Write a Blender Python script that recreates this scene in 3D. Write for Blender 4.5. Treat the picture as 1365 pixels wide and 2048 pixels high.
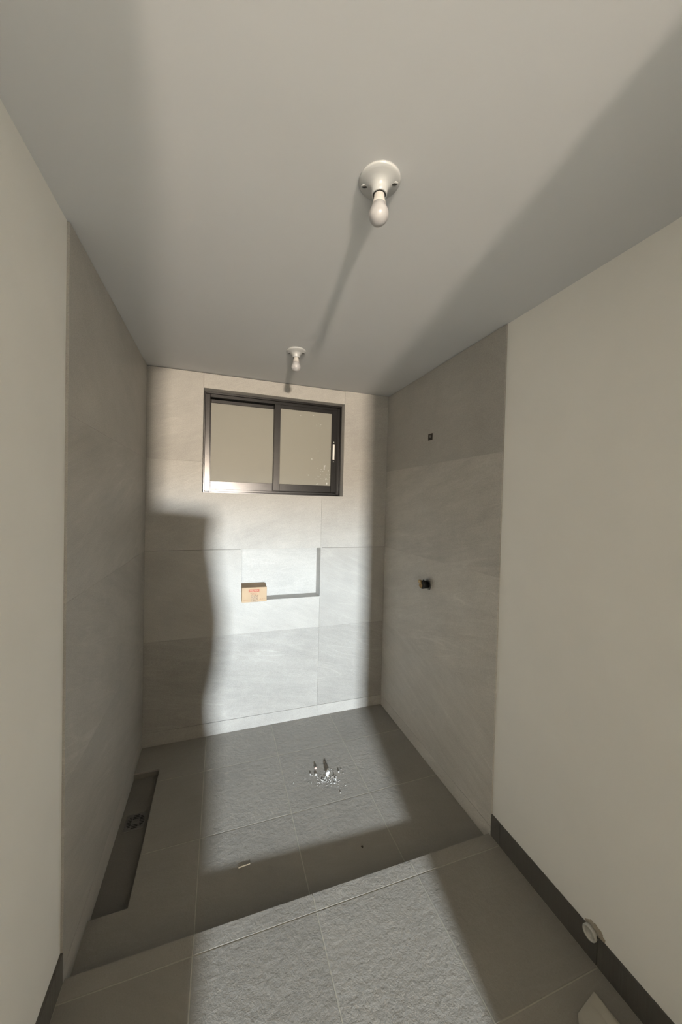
import bpy, bmesh, math, random
from mathutils import Vector, Matrix, noise
random.seed(7)
S = bpy.context.scene
for o in list(bpy.data.objects):
    bpy.data.objects.remove(o)
COL = S.collection

# ------------------------------------------------------------------ camera
W, H = 1.725, 2.49                       # room width, ceiling height
CAM = Vector((0.4614, -2.4743, 1.6269))
YAW, PITCH, ROLL = 0.3150, -0.0177, 0.0231
fwd = Vector((math.sin(YAW) * math.cos(PITCH), math.cos(YAW) * math.cos(PITCH), math.sin(PITCH)))
rt = Vector((math.cos(YAW), -math.sin(YAW), 0))
up = rt.cross(fwd)
c_, s_ = math.cos(ROLL), math.sin(ROLL)
rt, up = c_ * rt + s_ * up, c_ * up - s_ * rt
cam_d = bpy.data.cameras.new('camera')
cam = bpy.data.objects.new('camera', cam_d)
COL.objects.link(cam)
M3 = Matrix((rt, up, -fwd)).transposed().to_4x4()
M3.translation = CAM
cam.matrix_world = M3
cam_d.sensor_fit = 'AUTO'
cam_d.sensor_width = 36
cam_d.lens = 683.767 / 2048 * 36
cam_d.shift_x = (682.5 - 663.456) / 2048
cam_d.shift_y = (1019.026 - 1024) / 2048
cam_d.clip_start = 0.02
S.camera = cam

# ------------------------------------------------------------------ world, daylight, exposure
wd = bpy.data.worlds.new('daylight')
S.world = wd
wd.use_nodes = True
nt = wd.node_tree
nt.nodes.clear()
out = nt.nodes.new('ShaderNodeOutputWorld')
bg = nt.nodes.new('ShaderNodeBackground')
tc = nt.nodes.new('ShaderNodeTexCoord')
sx = nt.nodes.new('ShaderNodeSeparateXYZ')
mr = nt.nodes.new('ShaderNodeMapRange')
rp = nt.nodes.new('ShaderNodeValToRGB')
nt.links.new(tc.outputs['Generated'], sx.inputs[0])
nt.links.new(sx.outputs['Z'], mr.inputs[0])
mr.inputs[1].default_value = -0.12
mr.inputs[2].default_value = 0.12
nt.links.new(mr.outputs[0], rp.inputs[0])
rp.color_ramp.elements[0].position = 0.44
rp.color_ramp.elements[0].color = (0.485, 0.415, 0.335, 1)     # sunlit ground and walls outside
rp.color_ramp.elements[1].position = 0.74
rp.color_ramp.elements[1].color = (0.96, 1.06, 1.12, 1)     # bright overcast sky
nt.links.new(rp.outputs[0], bg.inputs[0])
bg.inputs[1].default_value = 4000.0
nt.links.new(bg.outputs[0], out.inputs[0])
WIN_C, WIN_W, WIN_H, HALL_Y = (0.0, 1.63), 0.36, 0.34, -9.5
pl = bpy.data.lights.new('daylight_window', 'AREA')
pl.shape = 'RECTANGLE'
pl.size, pl.size_y = WIN_W, WIN_H
pl.cycles.is_portal = True
po = bpy.data.objects.new('daylight_window', pl)
po.location = (WIN_C[0], HALL_Y - 0.02, WIN_C[1])
po.rotation_euler = (math.radians(90), 0, 0)                # points along +y into the hall
COL.objects.link(po)
S.view_settings.view_transform = 'Standard'
S.view_settings.look = 'None'
S.view_settings.gamma = 1
S.view_settings.use_curve_mapping = False
S.view_settings.exposure = 0.22
S.cycles.use_denoising = True
S.cycles.max_bounces = 8
S.cycles.diffuse_bounces = 7
S.cycles.use_adaptive_sampling = True
S.cycles.adaptive_threshold = 0.02
S.cycles.glossy_bounces = 4
S.cycles.caustics_reflective = False
S.cycles.caustics_refractive = False
S.cycles.sample_clamp_indirect = 20

# ------------------------------------------------------------------ materials
def new_mat(name):
    m = bpy.data.materials.new(name)
    m.use_nodes = True
    return m, m.node_tree, m.node_tree.nodes['Principled BSDF']

def N(t, kind, **kw):
    n = t.nodes.new(kind)
    for k, v in kw.items():
        setattr(n, k, v)
    return n

def math_node(t, op, a, b=None, clamp=False):
    n = N(t, 'ShaderNodeMath', operation=op)
    n.use_clamp = clamp
    for i, v in enumerate((a, b)):
        if v is None:
            continue
        if isinstance(v, (int, float)):
            n.inputs[i].default_value = v
        else:
            t.links.new(v, n.inputs[i])
    return n.outputs[0]

def noise_node(t, vec, scale, detail=2, rough=0.5, dist=0):
    n = N(t, 'ShaderNodeTexNoise')
    n.inputs['Scale'].default_value = scale
    n.inputs['Detail'].default_value = detail
    n.inputs['Roughness'].default_value = rough
    n.inputs['Distortion'].default_value = dist
    t.links.new(vec, n.inputs['Vector'])
    return n.outputs['Fac']

def simple(name, col, rough=0.5, metal=0.0, spec=0.5, var=0.0, scale=20, bump=0.0):
    m, t, p = new_mat(name)
    p.inputs['Base Color'].default_value = (*col, 1)
    p.inputs['Roughness'].default_value = rough
    p.inputs['Metallic'].default_value = metal
    p.inputs['Specular IOR Level'].default_value = spec
    if var or bump:
        tcn = N(t, 'ShaderNodeTexCoord')
        f = noise_node(t, tcn.outputs['Object'], scale, 4)
        if var:
            k = math_node(t, 'MULTIPLY_ADD', f, 2 * var)
            k.node.inputs[2].default_value = 1 - var
            mx = N(t, 'ShaderNodeVectorMath', operation='SCALE')
            mx.inputs[0].default_value = col
            t.links.new(k, mx.inputs['Scale'])
            t.links.new(mx.outputs[0], p.inputs['Base Color'])
        if bump:
            b = N(t, 'ShaderNodeBump')
            b.inputs['Distance'].default_value = bump
            t.links.new(f, b.inputs['Height'])
            t.links.new(b.outputs[0], p.inputs['Normal'])
    return m

def stone(name, col, floor=False, rough=0.62):
    """rectified sandstone-look porcelain: grain, sedimentary streaks, pale veins; tone from the object's colour"""
    m, t, p = new_mat(name)
    tcn = N(t, 'ShaderNodeTexCoord')
    oi = N(t, 'ShaderNodeObjectInfo')
    s = N(t, 'ShaderNodeSeparateXYZ')
    t.links.new(tcn.outputs['Object'], s.inputs[0])
    u = math_node(t, 'ADD', s.outputs[0], s.outputs[1])
    v = s.outputs[2]
    if floor:
        u, v = s.outputs[0], s.outputs[1]
    r = oi.outputs['Random']
    tilt = math_node(t, 'SUBTRACT', math_node(t, 'MULTIPLY', r, 0.9), 0.45)
    vv = math_node(t, 'ADD', v, math_node(t, 'MULTIPLY', u, tilt))
    cb = N(t, 'ShaderNodeCombineXYZ')
    t.links.new(math_node(t, 'MULTIPLY', u, 1.6), cb.inputs[0])
    t.links.new(math_node(t, 'MULTIPLY', vv, 9.0), cb.inputs[1])
    t.links.new(math_node(t, 'MULTIPLY', r, 91.0), cb.inputs[2])
    cf = N(t, 'ShaderNodeCombineXYZ')
    t.links.new(u, cf.inputs[0]); t.links.new(v, cf.inputs[1])
    t.links.new(math_node(t, 'MULTIPLY', r, 57.0), cf.inputs[2])
    grain = noise_node(t, cf.outputs[0], 260, 3, 0.7)
    blotch = noise_node(t, cf.outputs[0], 3.2, 3)
    streak = noise_node(t, cb.outputs[0], 1.4, 4, 0.6, 0.5)
    fine = noise_node(t, cb.outputs[0], 7.0, 3, 0.6, 0.3)
    ridge = math_node(t, 'ABSOLUTE', math_node(t, 'SUBTRACT', noise_node(t, cb.outputs[0], 0.75, 2, 0.5, 0.9), 0.5))
    vein = math_node(t, 'SUBTRACT', 1.0, math_node(t, 'MULTIPLY', ridge, 55.0), clamp=True)
    veinm = math_node(t, 'MULTIPLY', vein, math_node(t, 'SUBTRACT', blotch, 0.35, clamp=True))
    def dev(x, k):
        return math_node(t, 'MULTIPLY', math_node(t, 'SUBTRACT', x, 0.5), k)
    a = math_node(t, 'ADD', dev(grain, 0.75 if not floor else 0.30), dev(blotch, 0.26))
    a = math_node(t, 'ADD', a, math_node(t, 'MULTIPLY', dev(streak, 0.24 if not floor else 0.12), oi.outputs['Alpha']))
    a = math_node(t, 'ADD', a, math_node(t, 'MULTIPLY', dev(fine, 0.13 if not floor else 0.08), oi.outputs['Alpha']))
    a = math_node(t, 'ADD', a, math_node(t, 'MULTIPLY', math_node(t, 'MULTIPLY', veinm, 0.30 if not floor else 0.2), oi.outputs['Alpha']))
    if not floor:
        a = math_node(t, 'ADD', a, dev(noise_node(t, cf.outputs[0], 4.5, 3, 0.55, 2.2), 0.13))
    a = math_node(t, 'ADD', a, 1.0)
    sc = N(t, 'ShaderNodeVectorMath', operation='SCALE')
    sc.inputs[0].default_value = col
    t.links.new(a, sc.inputs['Scale'])
    mu = N(t, 'ShaderNodeVectorMath', operation='MULTIPLY')
    t.links.new(sc.outputs[0], mu.inputs[0])
    t.links.new(oi.outputs['Color'], mu.inputs[1])
    t.links.new(mu.outputs[0], p.inputs['Base Color'])
    p.inputs['Roughness'].default_value = rough
    p.inputs['Specular IOR Level'].default_value = 0.4
    if 'Diffuse Roughness' in p.inputs:
        p.inputs['Diffuse Roughness'].default_value = 1.0 if floor else 0.4
    b = N(t, 'ShaderNodeBump')
    if floor:
        big = noise_node(t, cf.outputs[0], 42, 5, 0.68, 0.15)
        sm = noise_node(t, cf.outputs[0], 150, 4, 0.6, 0.3)
        h = math_node(t, 'ADD', big, math_node(t, 'MULTIPLY', sm, 0.25))
        b.inputs['Distance'].default_value = 0.006
        b.inputs['Strength'].default_value = 0.55
        t.links.new(h, b.inputs['Height'])
    else:
        b.inputs['Distance'].default_value = 0.0008
        b.inputs['Strength'].default_value = 0.5
        t.links.new(grain, b.inputs['Height'])
    t.links.new(b.outputs[0], p.inputs['Normal'])
    return m

M = {}
M['plaster'] = simple('plaster_white', (0.83, 0.82, 0.79), 0.75, spec=0.25, var=0.035, scale=5, bump=0.0012)
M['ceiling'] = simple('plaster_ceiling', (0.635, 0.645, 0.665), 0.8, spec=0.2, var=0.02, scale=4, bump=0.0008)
M['hall'] = simple('hall_plaster', (0.46, 0.425, 0.37), 0.9, spec=0.1, var=0.03, scale=3)
M['tile'] = stone('wall_tile_stone', (0.375, 0.365, 0.345), rough=0.5)
M['ftile'] = stone('floor_tile_slate', (0.262, 0.248, 0.224), floor=True, rough=0.6)
M['grout'] = simple('wall_grout', (0.11, 0.105, 0.095), 0.9, var=0.1, scale=60)
M['fgrout'] = simple('floor_grout', (0.36, 0.34, 0.29), 0.9, var=0.15, scale=40)
M['bronze'] = simple('bronze_aluminium', (0.058, 0.056, 0.056), 0.27, metal=0.9, var=0.12, scale=30)
M['glass'] = simple('frosted_glass', (0.255, 0.248, 0.215), 0.5, spec=0.35, var=0.03, scale=4)
M['white_plastic'] = simple('white_plastic', (0.80, 0.79, 0.76), 0.3, var=0.02)
M['porcelain'] = simple('porcelain', (0.44, 0.45, 0.455), 0.28, var=0.015, scale=15)
M['collar'] = simple('bulb_collar', (0.52, 0.50, 0.475), 0.45, var=0.01)
M['globe'] = simple('bulb_globe', (0.41, 0.405, 0.415), 0.28, var=0.01)
M['dark'] = simple('recess_shade', (0.012, 0.011, 0.01), 0.8, var=0.1)  # near-black painted for the shade in slots and gaps
M['card'] = simple('corrugated_card', (0.40, 0.295, 0.195), 0.8, spec=0.2, var=0.10, scale=25)
M['red_ink'] = simple('red_ink', (0.36, 0.125, 0.08), 0.8, var=0.15, scale=80)
M['brown_ink'] = simple('brown_ink', (0.28, 0.15, 0.08), 0.8, var=0.15, scale=80)
M['pale_ink'] = simple('unprinted_card', (0.50, 0.33, 0.25), 0.8, var=0.1, scale=80)
M['brass'] = simple('tarnished_brass', (0.36, 0.25, 0.12), 0.42, metal=0.8, var=0.3, scale=90)
M['black'] = simple('black_rubber_and_shade', (0.014, 0.014, 0.013), 0.5, var=0.2, scale=50)  # also the painted shade inside the pipe outlet
M['steel'] = simple('dull_steel', (0.23, 0.225, 0.21), 0.42, metal=0.75, var=0.2, scale=60)
M['chip'] = simple('gypsum', (0.60, 0.60, 0.59), 0.85, var=0.05, scale=90)
M['rust_chip'] = simple('brick_crumb', (0.60, 0.40, 0.35), 0.9, var=0.1, scale=90)
M['wood'] = simple('pale_wood', (0.50, 0.42, 0.31), 0.8, var=0.15, scale=120)
M['dirt'] = simple('dark_grit', (0.06, 0.05, 0.04), 0.95, var=0.2, scale=150)
M['mortar'] = simple('mortar', (0.36, 0.32, 0.26), 0.95, var=0.35, scale=70, bump=0.003)
M['pvc'] = simple('white_pvc', (0.55, 0.54, 0.50), 0.45, var=0.15, scale=60)
M['sack'] = simple('paper_sack', (0.45, 0.42, 0.35), 0.85, var=0.10, scale=12)

m, t, p = new_mat('clear_tape')
p.inputs['Base Color'].default_value = (0.44, 0.33, 0.23, 1)
p.inputs['Roughness'].default_value = 0.22
p.inputs['Coat Weight'].default_value = 1.0
tn = N(t, 'ShaderNodeTexCoord')
f_ = noise_node(t, tn.outputs['Object'], 55, 3, 0.6, 1.0)
bb = N(t, 'ShaderNodeBump')
bb.inputs['Distance'].default_value = 0.02
t.links.new(f_, bb.inputs['Height'])
t.links.new(bb.outputs[0], p.inputs['Normal'])
M['tape'] = m

# ------------------------------------------------------------------ builders
def link(name, me, mat=None, parent=None, loc=(0, 0, 0)):
    o = bpy.data.objects.new(name, me)
    COL.objects.link(o)
    o.location = loc
    if parent is not None:
        o.parent = parent
    if me is not None and mat is not None and not me.materials:
        me.materials.append(mat)
    return o

def bm_mesh(bm, name, smooth=False):
    bmesh.ops.recalc_face_normals(bm, faces=bm.faces)
    me = bpy.data.meshes.new(name)
    bm.to_mesh(me)
    bm.free()
    if smooth:
        for q in me.polygons:
            q.use_smooth = True
    return me

def empty(name, loc=(0, 0, 0)):
    o = bpy.data.objects.new(name, None)
    o.empty_display_size = 0.05
    o.location = loc
    COL.objects.link(o)
    return o

def tag(o, label=None, cat=None, group=None, kind=None):
    if label: o['label'] = label
    if cat: o['category'] = cat
    if group: o['group'] = group
    if kind: o['kind'] = kind
    return o

def add_box(bm, a, b, bevel=0.0):
    g = bmesh.ops.create_cube(bm, size=1)
    vs = g['verts']
    for v in vs:
        v.co = Vector([a[i] + (v.co[i] + 0.5) * (b[i] - a[i]) for i in range(3)])
    if bevel:
        es = list({e for v in vs for e in v.link_edges})
        bmesh.ops.bevel(bm, geom=es, offset=bevel, segments=1, affect='EDGES')

def box(name, a, b, mat, parent=None, bevel=0.0, tone=None):
    """box between two world corners; the parent sits at the world origin unless it has a location"""
    base = parent_world(parent)
    cen = [(a[i] + b[i]) / 2 for i in range(3)]
    bm = bmesh.new()
    add_box(bm, [a[i] - cen[i] for i in range(3)], [b[i] - cen[i] for i in range(3)], bevel)
    o = link(name, bm_mesh(bm, name), mat, parent, Vector(cen) - base)
    if tone is not None:
        o.color = tone
    return o

def parent_world(p):
    v = Vector((0, 0, 0))
    while p is not None:
        v = v + p.location
        p = p.parent
    return v

def prism(name, poly, axis, f0, f1, mat, parent=None, bevel=0.0, tone=None, top=None):
    """extrude a 2D outline. axis 'y': outline in (x,z); 'x': outline in (y,z); 'z': outline in (x,y), top(x,y) shapes the upper face"""
    n = len(poly)
    cx = sum(q[0] for q in poly) / n
    cy = sum(q[1] for q in poly) / n
    def P(q, d):
        if axis == 'y': return Vector((q[0], d, q[1]))
        if axis == 'x': return Vector((d, q[0], q[1]))
        return Vector((q[0], q[1], d))
    cen = P((cx, cy), f0)
    bm = bmesh.new()
    A = [bm.verts.new((P(q, f0 if top is None else top(*q)) - cen)) for q in poly]
    B = [bm.verts.new((P(q, f1) - cen)) for q in poly]
    fa = bm.faces.new(A)
    bm.faces.new(list(reversed(B)))
    for i in range(n):
        bm.faces.new((A[i], B[i], B[(i + 1) % n], A[(i + 1) % n]))
    if bevel:
        bmesh.ops.bevel(bm, geom=list(fa.edges), offset=bevel, segments=1, affect='EDGES')
    o = link(name, bm_mesh(bm, name), mat, parent, cen - parent_world(parent))
    if tone is not None:
        o.color = tone
    return o

def rect(a0, a1, b0, b1):
    return [(a0, b0), (a1, b0), (a1, b1), (a0, b1)]

def inset(poly, g):
    """shrink an axis-aligned outline by g on every side"""
    n = len(poly)
    res = []
    area = sum(poly[i][0] * poly[(i + 1) % n][1] - poly[(i + 1) % n][0] * poly[i][1] for i in range(n))
    sgn = 1 if area > 0 else -1
    for i in range(n):
        p0, p1, p2 = Vector(poly[i - 1]), Vector(poly[i]), Vector(poly[(i + 1) % n])
        d1, d2 = (p1 - p0).normalized(), (p2 - p1).normalized()
        n1 = Vector((-d1.y, d1.x)) * sgn
        n2 = Vector((-d2.y, d2.x)) * sgn
        q = p1 + (n1 + n2) * g
        res.append((q.x, q.y))
    return res

def lathe(bm, prof, seg=40, centre=(0, 0, 0), axis='z'):
    rings = []
    for r, z in prof:
        ring = []
        for k in range(seg):
            a = 2 * math.pi * k / seg
            if axis == 'z':
                co = Vector((r * math.cos(a), r * math.sin(a), z))
            else:
                co = Vector((z, r * math.cos(a), r * math.sin(a)))
            ring.append(bm.verts.new(co + Vector(centre)))
        rings.append(ring)
    for i in range(len(rings) - 1):
        for k in range(seg):
            bm.faces.new((rings[i][k], rings[i][(k + 1) % seg], rings[i + 1][(k + 1) % seg], rings[i + 1][k]))
    for r in (rings[0], rings[-1]):
        bm.faces.new(r)

def tn_(k, warm=0.0, streak=1.0):
    return (k * (1 + warm), k, k * (1 - warm), streak)

# ------------------------------------------------------------------ shell: back wall
TT = 0.010                       # tile thickness
GZ = [0.0, 0.089, 0.69, 1.29, 1.89, 2.487]
WX0, WX1, WZ0, WZ1 = 0.343, 1.357, 1.682, 2.387      # window opening
NX0, NX1, NZ0, NZ1, ND = 0.612, 1.189, 0.922, 1.29, 0.112
FR_Y = 0.065

def plate_with_holes(bm, x0, x1, z0, z1, holes, y0, y1):
    xs = sorted({x0, x1, *[h[0] for h in holes], *[h[1] for h in holes]})
    zs = sorted({z0, z1, *[h[2] for h in holes], *[h[3] for h in holes]})
    for i in range(len(xs) - 1):
        for j in range(len(zs) - 1):
            cx, cz = (xs[i] + xs[i + 1]) / 2, (zs[j] + zs[j + 1]) / 2
            if any(h[0] < cx < h[1] and h[2] < cz < h[3] for h in holes):
                continue
            add_box(bm, (xs[i], y0, zs[j]), (xs[i + 1], y1, zs[j + 1]))

bm = bmesh.new()
plate_with_holes(bm, -0.12, W + 0.12, -0.15, H + 0.02,
                 [(WX0 - 0.008, WX1 + 0.008, WZ0 - 0.008, WZ1 + 0.008), (NX0 - 0.008, NX1 + 0.008, NZ0 - 0.008, NZ1 + 0.008)], TT - 0.001, 0.16)
add_box(bm, (-0.12, 0.16, -0.15), (W + 0.12, 0.22, H + 0.02))
wall_back = link('wall_back', bm_mesh(bm, 'wall_back'), M['grout'])
tag(wall_back, 'tiled far wall with a sliding window and a recessed niche', kind='structure')
JX = 1.189
g = 0.0002
def groove(poly):
    res = []
    cx = sum(q[0] for q in poly) / len(poly); cz = sum(q[1] for q in poly) / len(poly)
    for x, z in poly:
        for zz, d in ((1.29, 0.0010), (0.089, 0.0010)):
            if abs(z - zz) < 1e-4: z += d if cz > zz else -d
        for xx, d in ((JX, 0.0004), (WX0, 0.0006), (WX1, 0.0006)):
            if abs(x - xx) < 1e-4: x += d if cx > xx else -d
        res.append((x, z))
    return res
back_tiles = [  # lower right tiles toned darker to imitate the beam's falloff
    (rect(0, JX, GZ[0] - 0.03, GZ[1]), 0.92), (rect(JX, W, GZ[0] - 0.03, GZ[1]), 0.98),
    (rect(0, JX, GZ[1], GZ[2]), 0.86), (rect(JX, W, GZ[1], GZ[2]), 0.80),
    ([(0, GZ[2]), (JX, GZ[2]), (JX, NZ0), (NX0, NZ0), (NX0, GZ[3]), (0, GZ[3])], 1.03), (rect(JX, W, GZ[2], GZ[3]), 0.90),
    ([(0, GZ[3]), (JX, GZ[3]), (JX, WZ0), (WX0, WZ0), (WX0, GZ[4]), (0, GZ[4])], 1.04),
    ([(JX, GZ[3]), (W, GZ[3]), (W, GZ[4]), (WX1, GZ[4]), (WX1, WZ0), (JX, WZ0)], 1.0),
    (rect(0, WX0, GZ[4], GZ[5] - 0.002), 1.0), (rect(WX0, WX1, WZ1, GZ[5] - 0.002), 1.02), (rect(WX1, W, GZ[4], GZ[5] + 0.001), 0.97)]
for poly, tone in back_tiles:
    prism('wall_tile', inset(groove(poly), g), 'y', 0.0, TT, M['tile'], wall_back, 0.0002, tn_(tone, 0.01, 1.5 if tone < 0.9 else 0.9))
# window reveal and niche lining
for a, b in (((WX0 - 0.008, 0.002, WZ0 - 0.008), (WX0, 0.16, WZ1 + 0.008)), ((WX1, 0.002, WZ0 - 0.008), (WX1 + 0.008, 0.16, WZ1 + 0.008)),
             ((WX0, 0.002, WZ1), (WX1, 0.16, WZ1 + 0.008)), ((WX0, 0.002, WZ0 - 0.008), (WX1, 0.16, WZ0))):
    box('reveal_tile', a, b, M['tile'], wall_back, 0.0005, tn_(0.9))
for a, b in (((NX0 - 0.008, 0.001, NZ0 - 0.008), (NX0, ND, NZ1 + 0.008)), ((NX1, 0.001, NZ0 - 0.008), (NX1 + 0.008, ND, NZ1 + 0.008)),
             ((NX0, 0.001, NZ1), (NX1, ND, NZ1 + 0.008)), ((NX0, 0.001, NZ0 - 0.008), (NX1, ND, NZ0)),
             ((NX0 - 0.008, ND, NZ0 - 0.008), (NX1 + 0.008, ND + 0.01, NZ1 + 0.008))):
    box('niche_tile', a, b, M['tile'], wall_back, 0.0005, tn_(1.09))

# ------------------------------------------------------------------ side walls
TY = -1.184                      # tiled zone ends here
FY = -2.62                       # door wall
FZ = 0.050                       # outer floor level
REC = 0.008                      # plaster sits behind the tile face
def side_wall(name, face, sgn, label, tones):
    """face: x of the tile face, sgn: +1 when the wall body lies towards +x"""
    bm = bmesh.new()
    xs = sorted((face + sgn * REC, face + sgn * 0.15))
    add_box(bm, (xs[0], FY - 0.05, -0.15), (xs[1], TY, H + 0.02))
    xs2 = sorted((face + sgn * (TT - 0.001), face + sgn * 0.15))
    add_box(bm, (xs2[0], TY, -0.15), (xs2[1], 0.02, H + 0.02))
    w = link(name, bm_mesh(bm, name), M['plaster'])
    tag(w, label, kind='structure')
    for i in range(5):
        top = GZ[i + 1]
        bot = GZ[i] - (0.06 if i == 0 else 0)
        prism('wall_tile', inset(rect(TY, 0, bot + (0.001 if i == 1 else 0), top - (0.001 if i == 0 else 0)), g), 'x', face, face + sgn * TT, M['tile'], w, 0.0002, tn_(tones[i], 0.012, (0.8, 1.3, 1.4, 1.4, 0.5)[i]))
    return w
wall_left = side_wall('wall_left', 0.0, -1, 'left wall, grey stone tile in the shower and off-white plaster nearer', [0.95, 0.90, 0.92, 0.98, 1.02])
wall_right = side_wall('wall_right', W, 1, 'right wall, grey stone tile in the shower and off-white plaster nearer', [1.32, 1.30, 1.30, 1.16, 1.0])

def skirting(name, face, sgn, label, ztop):
    r = tag(empty(name, (face, TY, FZ)), label, kind='structure')
    ys = [TY, -1.238, -1.672, -2.11, -2.54, FY]
    for i in range(len(ys) - 1):
        a = [face, ys[i + 1] + 0.0012, FZ - 0.004]
        b = [face + sgn * 0.0085, ys[i] - (0.0 if i == 0 else 0.0012), ztop]
        if a[0] > b[0]:
            a[0], b[0] = b[0], a[0]
        box('skirting_tile', a, b, M['ftile'], r, 0.0008, tn_(0.33))
    return r
skirting('baseboard_right', W, 1, 'dark tile skirting along the right plaster wall', 0.150)
skirting('baseboard_left', 0.0, -1, 'dark tile skirting along the left plaster wall', 0.150)

# ------------------------------------------------------------------ ceiling
bm = bmesh.new()
add_box(bm, (-0.15, FY - 0.05, H), (W + 0.15, 0.22, H + 0.12))
ceiling = tag(link('ceiling', bm_mesh(bm, 'ceiling'), M['ceiling']), 'plain off-white plaster ceiling', kind='structure')

# ------------------------------------------------------------------ floor
def fz(x, y):
    return -0.004 + 0.016 * x / W
PX1, PY0, PY1, PD = 0.137, -0.967, -0.223, -0.040      # drain pit
SY = -1.173                                             # step nosing
bm = bmesh.new()
add_box(bm, (PX1 + 0.006, SY - 0.02, -0.15), (W + 0.02, 0.02, -0.011))
add_box(bm, (-0.02, SY - 0.02, -0.15), (PX1 + 0.006, PY0 - 0.006, -0.011))
add_box(bm, (-0.02, PY1 + 0.006, -0.15), (PX1 + 0.006, 0.02, -0.011))
add_box(bm, (-0.02, PY0 - 0.006, -0.15), (PX1 + 0.006, PY1 + 0.006, PD - 0.006))
add_box(bm, (-0.1, -2.9, -0.15), (W + 0.1, SY - 0.008, FZ - 0.0012))
floor = tag(link('floor', bm_mesh(bm, 'floor'), M['fgrout']), 'dark grey stone-look tiled floor with a step down into the shower', kind='structure')
# raise the grout bed under the sloped shower tiles
bm = bmesh.new()
FXJ = [0.0, 0.395, 0.841, 1.286, W]
FYJ = [0.0, -0.322, -0.752, SY - 0.004]
gf = 0.0017
k = 0
ftones = [0.98, 1.0, 0.95, 0.92, 1.0, 1.0, 0.97, 0.95, 0.97, 0.92, 0.94, 0.95]
def ftile(poly, top, bottom, tone, bev=0.001, name='floor_tile'):
    return prism(name, inset(poly, gf), 'z', 0.0, bottom, M['ftile'], floor, bev, tn_(tone), top=top)
for j in range(3):
    for i in range(4):
        x0, x1, y1, y0 = FXJ[i], FXJ[i + 1], FYJ[j], FYJ[j + 1]
        if i == 0:
            if j == 0:
                poly = [(0, y1), (x1, y1), (x1, y0), (PX1, y0), (PX1, PY1), (0, PY1)]
            elif j == 1:
                poly = rect(PX1, x1, y0, y1)
            else:
                poly = [(PX1, y1), (x1, y1), (x1, y0), (0, y0), (0, PY0), (PX1, PY0)]
        else:
            poly = rect(x0, x1, y0, y1)
        ftile(poly, fz, -0.012, ftones[k]); k += 1
for poly in (rect(PX1 + 0.003, W - 0.0005, SY, -0.0005), rect(0.0005, PX1 + 0.003, SY, PY0 - 0.003), rect(0.0005, PX1 + 0.003, PY1 + 0.003, -0.0005)):
    prism('grout_bed', poly, 'z', 0.0, -0.012, M['fgrout'], floor, top=lambda x, y: fz(x, y) - 0.0009)
# pit lining
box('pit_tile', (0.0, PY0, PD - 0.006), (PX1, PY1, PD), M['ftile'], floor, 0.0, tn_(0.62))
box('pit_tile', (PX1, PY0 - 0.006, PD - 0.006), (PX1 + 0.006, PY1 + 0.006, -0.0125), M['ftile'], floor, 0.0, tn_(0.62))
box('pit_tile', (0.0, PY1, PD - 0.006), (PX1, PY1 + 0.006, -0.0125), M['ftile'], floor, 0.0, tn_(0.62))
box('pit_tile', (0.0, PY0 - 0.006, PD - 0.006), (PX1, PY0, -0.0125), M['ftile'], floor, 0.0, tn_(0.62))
# upper level: narrow nosing pieces, then full tiles
for i in range(4):
    ftile(rect(FXJ[i], FXJ[i + 1], -1.238, SY), lambda x, y: FZ, -0.02, [0.97, 1.0, 1.0, 0.97][i], name='nosing_tile')
YJ = [-1.238, -1.676, -2.115, -2.555, -2.75]
for j in range(4):
    for i in range(4):
        ftile(rect(FXJ[i], FXJ[i + 1], YJ[j + 1], YJ[j]), lambda x, y: FZ, FZ - 0.01, 0.93 + 0.12 * random.random())

# ------------------------------------------------------------------ door wall and the hall behind the camera, with its daylight window
DX0, DX1 = 0.055, 1.125
bm = bmesh.new()
add_box(bm, (-1.3, FY - 0.12, -0.15), (DX0, FY, H + 0.12))
add_box(bm, (DX1, FY - 0.12, -0.15), (2.9, FY, H + 0.12))
for z0_, tri_ in ((0, [(DX0 - 0.01, 2.20), (DX0 + 0.06, 2.29), (0.26, 2.37), (0.34, H + 0.01), (DX0 - 0.01, H + 0.01)]),):  # added sloped corner, unseen, shaped to shade the ceiling's left side
    va = [bm.verts.new((q[0], FY - 0.10, q[1])) for q in tri_]
    vb = [bm.verts.new((q[0], FY - 0.02, q[1])) for q in tri_]
    bm.faces.new(va); bm.faces.new(list(reversed(vb)))
    for q in range(len(tri_)):
        bm.faces.new((va[q], vb[q], vb[(q + 1) % len(tri_)], va[(q + 1) % len(tri_)]))
tag(link('wall_front', bm_mesh(bm, 'wall_front'), M['plaster']), 'plaster wall around the full-height doorway opposite the window', kind='structure')
hx0, hx1, hz1 = -1.2, 2.8, H
bm = bmesh.new()
add_box(bm, (hx0 - 0.1, HALL_Y - 0.1, -0.15), (hx0, FY - 0.1, hz1 + 0.1))
tag(link('wall_hall_left', bm_mesh(bm, 'w'), M['hall']), 'hall wall left of the doorway', kind='structure')
bm = bmesh.new()
add_box(bm, (hx1, HALL_Y - 0.1, -0.15), (hx1 + 0.1, FY - 0.1, hz1 + 0.1))
tag(link('wall_hall_right', bm_mesh(bm, 'w'), M['hall']), 'hall wall right of the doorway', kind='structure')
bm = bmesh.new()
plate_with_holes(bm, hx0 - 0.1, hx1 + 0.1, -0.15, hz1 + 0.1,
                 [(WIN_C[0] - WIN_W / 2, WIN_C[0] + WIN_W / 2, WIN_C[1] - WIN_H / 2, WIN_C[1] + WIN_H / 2)], HALL_Y - 0.02, HALL_Y)
tag(link('wall_hall_end', bm_mesh(bm, 'w'), M['hall']), 'far hall wall with a small daylight window', kind='structure')
bm = bmesh.new()
add_box(bm, (hx0 - 0.1, HALL_Y - 0.1, hz1), (hx1 + 0.1, FY - 0.04, hz1 + 0.1))
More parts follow.
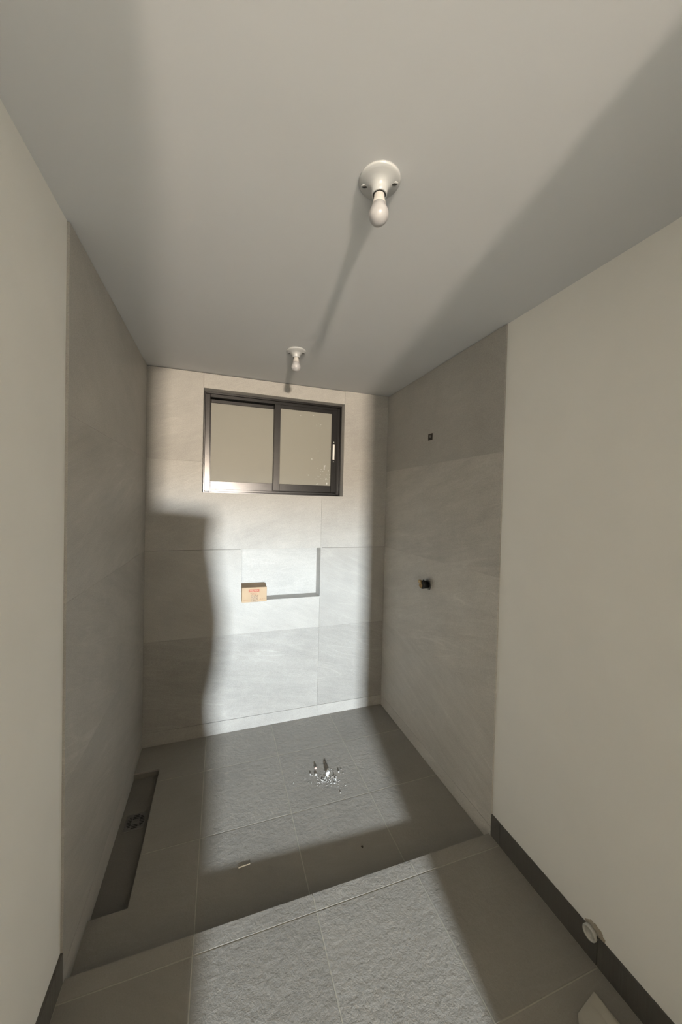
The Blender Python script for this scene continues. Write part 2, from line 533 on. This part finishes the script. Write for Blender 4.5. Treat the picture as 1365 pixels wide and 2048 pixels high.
tag(link('ceiling_hall', bm_mesh(bm, 'w'), M['hall']), 'hall ceiling beyond the doorway', kind='structure')
bm = bmesh.new()
add_box(bm, (hx0 - 0.1, HALL_Y - 0.1, -0.15), (hx1 + 0.1, -2.752, FZ))
tag(link('floor_hall', bm_mesh(bm, 'w'), M['hall']), 'hall floor beyond the doorway', kind='structure')
# added unseen blocker behind the camera, shaped to cast the photographer's shadow
blocker_outline = [(-0.3, FZ), (0.345, FZ), (0.345, 0.40), (0.310, 0.52), (0.300, 0.65), (0.340, 0.85), (0.350, 1.05), (0.320, 1.25), (0.295, 1.42),
        (0.310, 1.565), (0.290, 1.585), (0.2, 1.595), (0.1, 1.605), (0.0, 1.612), (-0.3, 1.62)]
o = prism('shadow_blocker', blocker_outline, 'y', -2.85, -2.78, M['plaster'])
tag(o, 'unseen shadow blocker added in the left half of the doorway', kind='structure')

# ------------------------------------------------------------------ window in the back wall
win = tag(empty('window_1', (WX0, FR_Y, WZ0)), 'dark bronze aluminium sliding window with two frosted panes', kind='structure')
BR = M['bronze']
fr = empty('window_frame', (0, 0, 0)); fr.parent = win
def wbox(name, x0, x1, y0, y1, z0, z1, par, mat=None, bev=0.0015):
    return box(name, (x0, y0, z0), (x1, y1, z1), mat or BR, par, bev)
wbox('frame_jamb', WX0, 0.352, FR_Y, 0.155, WZ0, WZ1, fr)
wbox('frame_jamb', 0.352, 0.384, FR_Y + 0.006, 0.155, WZ0 + 0.012, 2.372, fr)
wbox('frame_jamb', 1.347, WX1, FR_Y, 0.155, WZ0, WZ1, fr)
wbox('frame_jamb', 1.322, 1.347, FR_Y + 0.012, 0.155, WZ0 + 0.012, 2.372, fr)
wbox('frame_head', 0.352, 1.347, FR_Y, 0.155, 2.372, WZ1, fr)
wbox('frame_head', 0.384, 1.322, FR_Y + 0.006, 0.085, 2.350, 2.372, fr)
wbox('frame_sill', 0.352, 1.347, FR_Y, 0.155, WZ0, 1.692, fr)
wbox('frame_sill', 0.384, 1.322, FR_Y + 0.006, 0.155, 1.692, 1.708, fr)

def sash(x0, x1, z0, z1, y, stl, str_, rb, rtp, pane_name='pane'):
    s = empty('sash', (0, 0, 0)); s.parent = win
    wbox('stile', x0, x0 + stl, y, y + 0.022, z0, z1, s)
    wbox('stile', x1 - str_, x1, y, y + 0.022, z0, z1, s)
    wbox('rail', x0 + stl, x1 - str_, y + 0.001, y + 0.021, z0, z0 + rb, s)
    wbox('rail', x0 + stl, x1 - str_, y + 0.001, y + 0.021, z1 - rtp, z1, s)
    pz = wbox(pane_name, x0 + stl - 0.003, x1 - str_ + 0.003, y + 0.009, y + 0.015, z0 + rb - 0.003, z1 - rtp + 0.003, s, M['glass'], 0.0)
    return s, pz
s_left, p_left = sash(0.384, 0.870, 1.708, 2.344, 0.100, 0.006, 0.040, 0.058, 0.024)
s_right, p_right = sash(0.832, 1.322, 1.710, 2.362, 0.072, 0.046, 0.044, 0.054, 0.038)
s_right['label'] = 'right sliding sash with white latch'
h = wbox('latch', 1.289, 1.304, 0.066, 0.0725, 1.968, 2.088, s_right, M['white_plastic'], 0.002)
h['label'] = 'white plastic latch strip'
for zz in (1.953, 2.104):
    bm = bmesh.new()
    lathe(bm, [(0.0035, 0.0), (0.0035, -0.003), (0.001, -0.004)], 10)
    bmesh.ops.rotate(bm, verts=bm.verts, matrix=Matrix.Rotation(math.radians(-90), 3, 'X'))
    link('screw', bm_mesh(bm, 'screw', True), M['white_plastic'], s_right, Vector((1.297, 0.072, zz)) - parent_world(s_right))
# paint splashes on the right pane
bm = bmesh.new()
def splash(x, z, w, hh):
    add_box(bm, (x - w / 2, 0.0795, z - hh / 2), (x + w / 2, 0.0812, z + hh / 2), 0.0005)
for i in range(46):
    x = 1.278 - abs(random.gauss(0, 0.09)); z = 1.77 + abs(random.gauss(0, 0.11)) if i < 34 else random.uniform(2.0, 2.3)
    if x < 0.9: continue
    d = random.choice((0.0016, 0.0022, 0.003, 0.004))
    splash(x, z, d, d * random.uniform(1, 1.8))
splash(1.226, 1.905, 0.007, 0.036); splash(1.229, 1.915, 0.009, 0.014); splash(1.243, 1.82, 0.006, 0.010); splash(1.25, 1.782, 0.008, 0.014)
pf = link('paint_fleck', bm_mesh(bm, 'paint_fleck'), M['chip'], s_right, -parent_world(s_right))
pf['kind'] = 'stuff'; pf['label'] = 'white paint flecks on the glass'

# ------------------------------------------------------------------ ceiling lampholders
def lamp(x, y, rot, label):
    r = empty('ceiling_lamp', (x, y, H))
    tag(r, label, 'lamp', 'bare bulbs on the ceiling')
    bm = bmesh.new()
    lathe(bm, [(0.0550, 0.0), (0.0555, -0.0035), (0.0530, -0.0068), (0.0470, -0.0095), (0.0380, -0.0125), (0.0300, -0.0165), (0.0245, -0.0215),
               (0.0222, -0.0270), (0.0214, -0.0330), (0.0205, -0.0390), (0.0190, -0.0400), (0.0172, -0.0395), (0.0165, -0.0330)], 56)
    hold = link('lampholder', bm_mesh(bm, 'lampholder', True), M['porcelain'], r)
    for sg in (-1, 1):
        # screw slot: dark oval painted as the keyhole's shade, on a raised boss
        bm = bmesh.new()
        bmesh.ops.create_uvsphere(bm, u_segments=16, v_segments=8, radius=1)
        for v in bm.verts:
            v.co = Vector((v.co.x * 0.0105, v.co.y * 0.0065, v.co.z * 0.0020))
        a = rot + (0 if sg > 0 else math.pi)
        bo = link('screw_boss', bm_mesh(bm, 'screw_boss', True), M['porcelain'], hold, (0.0385 * math.cos(a), 0.0385 * math.sin(a), -0.0112))
        bo.rotation_euler = (0, 0, a)
        bm = bmesh.new()
        bmesh.ops.create_uvsphere(bm, u_segments=12, v_segments=6, radius=1)
        for v in bm.verts:
            v.co = Vector((v.co.x * 0.0078, v.co.y * 0.0030, v.co.z * 0.0022))
        so = link('screw_slot', bm_mesh(bm, 'screw_slot', True), M['dark'], hold, (0.0385 * math.cos(a), 0.0385 * math.sin(a), -0.0136))
        so.rotation_euler = (0, 0, a)
    bm = bmesh.new()
    lathe(bm, [(0.0164, -0.034), (0.0172, -0.0385), (0.0172, -0.0392), (0.0120, -0.0393)], 32)
    link('socket_gap', bm_mesh(bm, 'socket_gap', True), M['dark'], r)  # dark ring painted as the shade between holder and bulb
    b = empty('bulb', (0, 0, 0)); b.parent = r
    bm = bmesh.new()
    lathe(bm, [(0.0135, -0.034), (0.0140, -0.0405), (0.0150, -0.0490), (0.0165, -0.0560), (0.0186, -0.0630), (0.0182, -0.0640)], 36)
    link('bulb_collar', bm_mesh(bm, 'bulb_collar', True), M['collar'], b)
    bm = bmesh.new()
    prof = [(0.0180, -0.0632)]
    for i in range(1, 16):
        a = math.radians(46 + (180 - 46) * i / 15.5)
        prof.append((0.0262 * math.sin(a), -0.0900 + 0.0262 * math.cos(a)))
    prof.append((0.001, -0.1162))
    lathe(bm, prof, 40)
    link('bulb_globe', bm_mesh(bm, 'bulb_globe', True), M['globe'], b)
    return r
lamp(0.851, -1.627, math.radians(-25), 'white porcelain lampholder with bare bulb on the ceiling, nearer and larger one')
lamp(0.859, -0.540, math.radians(160), 'white porcelain lampholder with bare bulb on the ceiling above the window')

# ------------------------------------------------------------------ cardboard box in the niche
bx = tag(empty('cardboard_box', (0.700, 0.032, NZ0 + 0.0005)), 'small brown cardboard box with red printed label, in the wall niche', 'box')
BW, BD, BH = 0.172, 0.146, 0.103
bm = bmesh.new()
add_box(bm, (-BW / 2, -BD / 2, 0), (BW / 2, BD / 2, BH - 0.002), 0.0012)
link('carton', bm_mesh(bm, 'carton'), M['card'], bx)
for s in (-1, 1):
    bm = bmesh.new()
    y0, y1 = (-BD / 2, -0.0006) if s < 0 else (0.0006, BD / 2)
    add_box(bm, (-BW / 2 + 0.0005, y0 + 0.0005, BH - 0.002), (BW / 2 - 0.0005, y1 - 0.0005, BH), 0.0006)
    link('top_flap', bm_mesh(bm, 'top_flap'), M['card'], bx)
FYB = -BD / 2
def front_plate(name, x0, x1, z0, z1, d, mat, par):
    bm = bmesh.new()
    add_box(bm, (x0, FYB - d, z0), (x1, FYB + 0.0002, z1))
    return link(name, bm_mesh(bm, name), mat, par)
lb = front_plate('printed_label', -0.040, 0.034, 0.071, 0.0905, 0.0003, M['red_ink'], bx)
lb['label'] = 'red printed name panel'
def text(name, body, size, loc, mat, par, sx=1.0):
    cu = bpy.data.curves.new(name, 'FONT')
    cu.body = body; cu.size = size; cu.align_x = 'CENTER'; cu.align_y = 'CENTER'; cu.extrude = 0.0001
    tmp = bpy.data.objects.new(name, cu)
    COL.objects.link(tmp)
    dg = bpy.context.evaluated_depsgraph_get()
    me = bpy.data.meshes.new_from_object(tmp.evaluated_get(dg))
    bpy.data.objects.remove(tmp)
    for v in me.vertices:
        v.co = Vector((v.co.x * sx, -v.co.z, v.co.y))
    return link(name, me, mat, par, loc)
text('lettering', 'HELVEX', 0.0150, (-0.003, FYB - 0.0004, 0.0808), M['pale_ink'], bx, 1.1)
text('lettering', 'REGADERA', 0.0085, (-0.004, FYB - 0.0003, 0.0625), M['brown_ink'], bx, 1.1)
text('lettering', 'MONOMANDO', 0.006, (0.004, FYB - 0.0003, 0.053), M['red_ink'], bx)
front_plate('printed_line', -0.078, -0.025, 0.0165, 0.0185, 0.0002, M['brown_ink'], bx)
for i in range(7):
    front_plate('printed_mark', 0.036 + i * 0.006, 0.0395 + i * 0.006, 0.017, 0.0215 if i % 2 else 0.0195, 0.0002, M['brown_ink'], bx)
bm = bmesh.new()
nx, nz = 8, 10
vs = [[bm.verts.new((-0.022 + 0.048 * i / nx + (random.uniform(-0.002, 0.002) if j == nz else 0), FYB - 0.0005 - 0.0036 * (0.5 + 0.5 * noise.noise(Vector((i * 0.9, j * 0.8, 3)))), 0.002 + 0.047 * j / nz + (random.uniform(-.004, .004) if j == nz else 0))) for i in range(nx + 1)] for j in range(nz + 1)]
for j in range(nz):
    for i in range(nx):
        bm.faces.new((vs[j][i], vs[j][i + 1], vs[j + 1][i + 1], vs[j + 1][i]))
tp = link('sealing_tape', bm_mesh(bm, 'sealing_tape'), M['tape'], bx)
tp['label'] = 'shiny crumpled clear tape'

# ------------------------------------------------------------------ shower valve and pipe outlet on the right wall
sv = tag(empty('shower_valve', (W, -0.612, 1.127)), 'black and brass unfinished shower valve protruding from the right tiled wall', 'valve')
bm = bmesh.new()
lathe(bm, [(0.026, 0.0), (0.034, 0.0), (0.036, -0.003), (0.034, -0.006), (0.027, -0.006), (0.026, -0.002)], 36, axis='x')
link('wall_ring', bm_mesh(bm, 'wall_ring', True), M['steel'], sv, (-0.0005, -0.004, 0.004))
bm = bmesh.new()
lathe(bm, [(0.020, 0.0), (0.022, -0.012), (0.022, -0.014), (0.0255, -0.015), (0.0255, -0.046), (0.022, -0.050), (0.015, -0.050)], 24, axis='x')
link('valve_body', bm_mesh(bm, 'valve_body', True), M['black'], sv)
bm = bmesh.new()
lathe(bm, [(0.0155, -0.048), (0.0155, -0.055), (0.012, -0.056), (0.011, -0.052), (0.006, -0.052), (0.006, -0.062), (0.004, -0.063)], 20, axis='x')
link('spindle', bm_mesh(bm, 'spindle', True), M['brass'], sv, (0, 0.002, -0.004))
bm = bmesh.new()
add_box(bm, (-0.058, -0.003, 0.010), (-0.036, 0.026, 0.028), 0.003)
link('brass_nut', bm_mesh(bm, 'brass_nut'), M['brass'], sv)
bm = bmesh.new()
add_box(bm, (-0.044, -0.012, 0.022), (-0.034, -0.002, 0.034), 0.002)
link('stop_lug', bm_mesh(bm, 'stop_lug'), M['black'], sv)
for dy, dz in ((-0.026, 0.003), (-0.018, 0.028), (-0.020, -0.024)):
    bm = bmesh.new()
    lathe(bm, [(0.005, 0.0), (0.005, -0.010), (0.003, -0.011)], 8, axis='x')
    link('screw', bm_mesh(bm, 'screw'), M['steel'], sv, (0, dy, dz))

pb = tag(empty('pipe_outlet', (W, -0.593, 2.064)), 'small square dark pipe outlet for the shower head, high on right wall', 'pipe')
bm = bmesh.new()
for a, b in (((-0.022, -0.020), (-0.016, 0.020)), ((0.016, -0.020), (0.022, 0.020)), ((-0.016, 0.0145), (0.016, 0.020)), ((-0.016, -0.020), (0.016, -0.0145))):
    add_box(bm, (-0.003, a[0], a[1]), (0.002, b[0], b[1]), 0.0008)
link('rim', bm_mesh(bm, 'rim'), M['dirt'], pb)
bm = bmesh.new()
add_box(bm, (-0.0012, -0.0165, -0.015), (0.002, 0.0165, 0.015))
link('hole_shade', bm_mesh(bm, 'hole_shade'), M['black'], pb)  # black plate painted as the shade inside the recessed hole
bm = bmesh.new()
lathe(bm, [(0.009, 0.0), (0.009, -0.006), (0.0065, -0.006), (0.0062, -0.002)], 18, axis='x')
link('threaded_pipe', bm_mesh(bm, 'threaded_pipe', True), M['steel'], pb, (0, -0.003, 0.002))

# ------------------------------------------------------------------ floor drain
dr = tag(empty('floor_drain', (0.072, -0.523, PD)), 'square metal drain grate with slots in the shower channel', 'drain')
bm = bmesh.new()
add_box(bm, (-0.047, -0.048, 0.0), (0.047, 0.048, 0.003), 0.001)
link('grate', bm_mesh(bm, 'grate'), M['steel'], dr)
bm = bmesh.new()
for i in range(9):
    yy = -0.036 + 0.009 * i
    hw = math.sqrt(max(0.0, 0.041 ** 2 - yy * yy))
    spans = [(-hw, -0.019), (-0.015, 0.015), (0.019, hw)] if abs(yy) > 0.014 else [(-hw, -0.019), (0.019, hw)]
    for a, b in spans:
        if b - a > 0.004:
            add_box(bm, (a, yy - 0.0022, 0.0015), (b, yy + 0.0022, 0.0034))
link('slots', bm_mesh(bm, 'slots'), M['dark'], dr)  # solid dark bars on the plate, painted as the openings' shade

# ------------------------------------------------------------------ capped pipe in the right skirting
cp = tag(empty('waste_pipe', (W, -1.648, 0.139)), 'white plastic pipe end in crumbling mortar at the right skirting', 'pipe')
bm = bmesh.new()
lathe(bm, [(0.0, -0.004), (0.017, -0.004), (0.0175, -0.008), (0.021, -0.009), (0.023, -0.006), (0.023, 0.008), (0.0, 0.008)][1:-1], 32, axis='x')
link('pipe_end', bm_mesh(bm, 'pipe_end', True), M['pvc'], cp)
for rr in (0.007, 0.012):
    bm = bmesh.new()
    lathe(bm, [(rr, -0.003), (rr + 0.0018, -0.006), (rr + 0.003, -0.003)], 24, axis='x')
    link('cap_rib', bm_mesh(bm, 'cap_rib', True), M['pvc'], cp)
def lump(name, mat, par, loc, r, flat=(1, 1, 1), seed=0, sub=2, rough=0.45):
    bm = bmesh.new()
    bmesh.ops.create_icosphere(bm, subdivisions=sub, radius=r)
    for v in bm.verts:
        d = 1 + rough * noise.noise(v.co / r * 1.4 + Vector((seed * 7.3, seed, 0)))
        v.co = Vector((v.co.x * flat[0] * d, v.co.y * flat[1] * d, v.co.z * flat[2] * d))
    return link(name, bm_mesh(bm, name), mat, par, loc)
for i, (dy, dz, r) in enumerate(((-0.005, 0.026, 0.016), (-0.020, 0.024, 0.014), (-0.031, 0.016, 0.012), (0.010, 0.019, 0.009), (-0.034, 0.018, 0.007), (-0.012, 0.034, 0.007))):
    lump('mortar_patch', M['mortar'], cp, (REC * 0.9, dy, dz), r, (0.25, 1.2, 0.9), i + 3)

# ------------------------------------------------------------------ paper sack lying in the near right corner
tri = tag(empty('paper_sack', (1.60, -1.85, FZ)), 'crumpled pale paper sack on the floor in the near right corner', 'sack')
bm = bmesh.new()
nu, nv = 26, 34
C0, C1, C2, C3 = Vector((1.648, -1.716)), Vector((1.548, -1.736)), Vector((1.24, -2.02)), Vector((1.675, -2.12))
def sk(u, v, topside):
    q = (C0 * (1 - u) + C1 * u) * (1 - v) + (C3 * (1 - u) + C2 * u) * v
    e = min(u, 1 - u, v * 1.3, (1 - v)) * 2
    bulge = 0.055 * (1 - (1 - min(1, e)) ** 2)
    cr = 0.016 * noise.noise(Vector((q.x * 16, q.y * 11, 1.5))) + 0.007 * abs(noise.noise(Vector((q.x * 45, q.y * 25, 4))))
    z = 0.004 + (bulge + cr * min(1, e * 3) if topside else -0.002)
    return Vector((q.x - 1.60, q.y + 1.85, max(z, 0.001 if not topside else 0.004)))
T = [[bm.verts.new(sk(i / nu, j / nv, True)) for i in range(nu + 1)] for j in range(nv + 1)]
B = [[bm.verts.new(sk(i / nu, j / nv, False)) for i in range(nu + 1)] for j in range(nv + 1)]
for j in range(nv):
    for i in range(nu):
        bm.faces.new((T[j][i], T[j][i + 1], T[j + 1][i + 1], T[j + 1][i]))
        bm.faces.new((B[j][i], B[j + 1][i], B[j + 1][i + 1], B[j][i + 1]))
for i in range(nu):
    bm.faces.new((T[0][i], B[0][i], B[0][i + 1], T[0][i + 1])); bm.faces.new((T[nv][i], T[nv][i + 1], B[nv][i + 1], B[nv][i]))
for j in range(nv):
    bm.faces.new((T[j][0], T[j + 1][0], B[j + 1][0], B[j][0])); bm.faces.new((T[j][nu], B[j][nu], B[j + 1][nu], T[j + 1][nu]))
link('sack_paper', bm_mesh(bm, 'sack_paper', True), M['sack'], tri)
bm = bmesh.new()
prev = None
for i in range(9):
    u = 0.42 + 0.02 * math.sin(i)
    a = sk(u, 0.01 + i * 0.05, True) + Vector((0, 0, 0.0012)); b = sk(u + 0.03, 0.01 + i * 0.05, True) + Vector((0, 0, 0.0012))
    va, vb = bm.verts.new(a), bm.verts.new(b)
    if prev: bm.faces.new((prev[0], prev[1], vb, va))
    prev = (va, vb)
link('fold', bm_mesh(bm, 'fold'), M['sack'], tri)

# ------------------------------------------------------------------ debris on the shower floor
def floor_thing(name, x, y, r, mat, label, cat, flat=(1, 1, 1), seed=0, rot=0.0, rough=0.6, group=None, sub=2):
    o = lump(name, mat, None, (x, y, fz(x, y) + r * flat[2] * 0.75), r, flat, seed, sub, rough)
    o.rotation_euler = (0, 0, rot)
    return tag(o, label, cat, group)
floor_thing('plaster_chip', 1.097, -0.565, 0.0115, M['chip'], 'largest white plaster chip in the debris on the shower floor', 'debris', (1.0, 0.9, 1.15), 2, 0.4, group='plaster debris on the shower floor')
floor_thing('plaster_chip', 1.030, -0.545, 0.0065, M['chip'], 'rounded white plaster chip left of the largest chip', 'debris', (1.2, 0.9, 0.6), 5, group='plaster debris on the shower floor')
floor_thing('plaster_chip', 1.000, -0.535, 0.0045, M['chip'], 'white plaster chip farthest left of the debris cluster', 'debris', (1, 1, 0.8), 6, group='plaster debris on the shower floor')
floor_thing('brick_crumb', 1.042, -0.500, 0.0060, M['rust_chip'], 'small pink crumb behind the white plaster chips', 'debris', (1.2, 0.6, 1.0), 8, group='plaster debris on the shower floor')
floor_thing('plaster_chip', 1.053, -0.595, 0.0065, M['chip'], 'flat white chip in front of the debris cluster', 'debris', (0.8, 1.5, 0.45), 9, 0.5, group='plaster debris on the shower floor')
floor_thing('plaster_chip', 1.130, -0.615, 0.0060, M['chip'], 'upright white sliver right of the largest plaster chip', 'debris', (0.5, 1.0, 1.2), 11, 0.3, group='plaster debris on the shower floor')
floor_thing('plaster_chip', 1.168, -0.565, 0.0045, M['chip'], 'white plaster crumb farthest right in the debris', 'debris', (1, 1, 0.9), 12, group='plaster debris on the shower floor')
floor_thing('plaster_chip', 1.111, -0.530, 0.0060, M['chip'], 'white chip just behind the largest plaster chip', 'debris', (1.2, 0.8, 0.9), 15, group='plaster debris on the shower floor')
bm = bmesh.new()
for i in range(150):
    x = random.gauss(1.098, 0.036); y = random.gauss(-0.600, 0.026)
    if i > 120:
        x, y = random.gauss(1.06, 0.09), random.gauss(-0.59, 0.07)
    r = random.uniform(0.0011, 0.0033)
    n0 = len(bm.verts)
    g_ = bmesh.ops.create_icosphere(bm, subdivisions=1, radius=r)
    rz = Matrix.Rotation(random.uniform(0, 6.3), 3, 'Z')
    f3 = Vector((random.uniform(0.6, 1.6), random.uniform(0.5, 1.2), random.uniform(0.4, 0.9)))
    for v in g_['verts']:
        q = rz @ Vector((v.co.x * f3.x, v.co.y * f3.y, v.co.z * f3.z))
        v.co = q + Vector((x, y, fz(x, y) + r * f3.z * 0.8))
tag(link('plaster_crumbs', bm_mesh(bm, 'plaster_crumbs'), M['chip']), 'scatter of tiny white plaster crumbs on the shower floor', 'debris', kind='stuff')
# wood splinter
ws = box('wood_splinter', (-0.026, -0.0025, 0.0), (0.026, 0.0025, 0.004), M['wood'], None, 0.001)
ws.location = (0.590, -0.943, fz(0.59, 0) + 0.0021); ws.rotation_euler = (0, 0, 0.06)
for v in ws.data.vertices:
    if v.co.x > 0: v.co.y *= 0.55
tag(ws, 'pale wood splinter lying on the shower floor', 'splinter')
floor_thing('dirt_speck', 1.126, -1.022, 0.005, M['dirt'], 'dark lump of grit on the shaded shower floor near the step', 'dirt', (1, 1, 0.6), 21, sub=2)
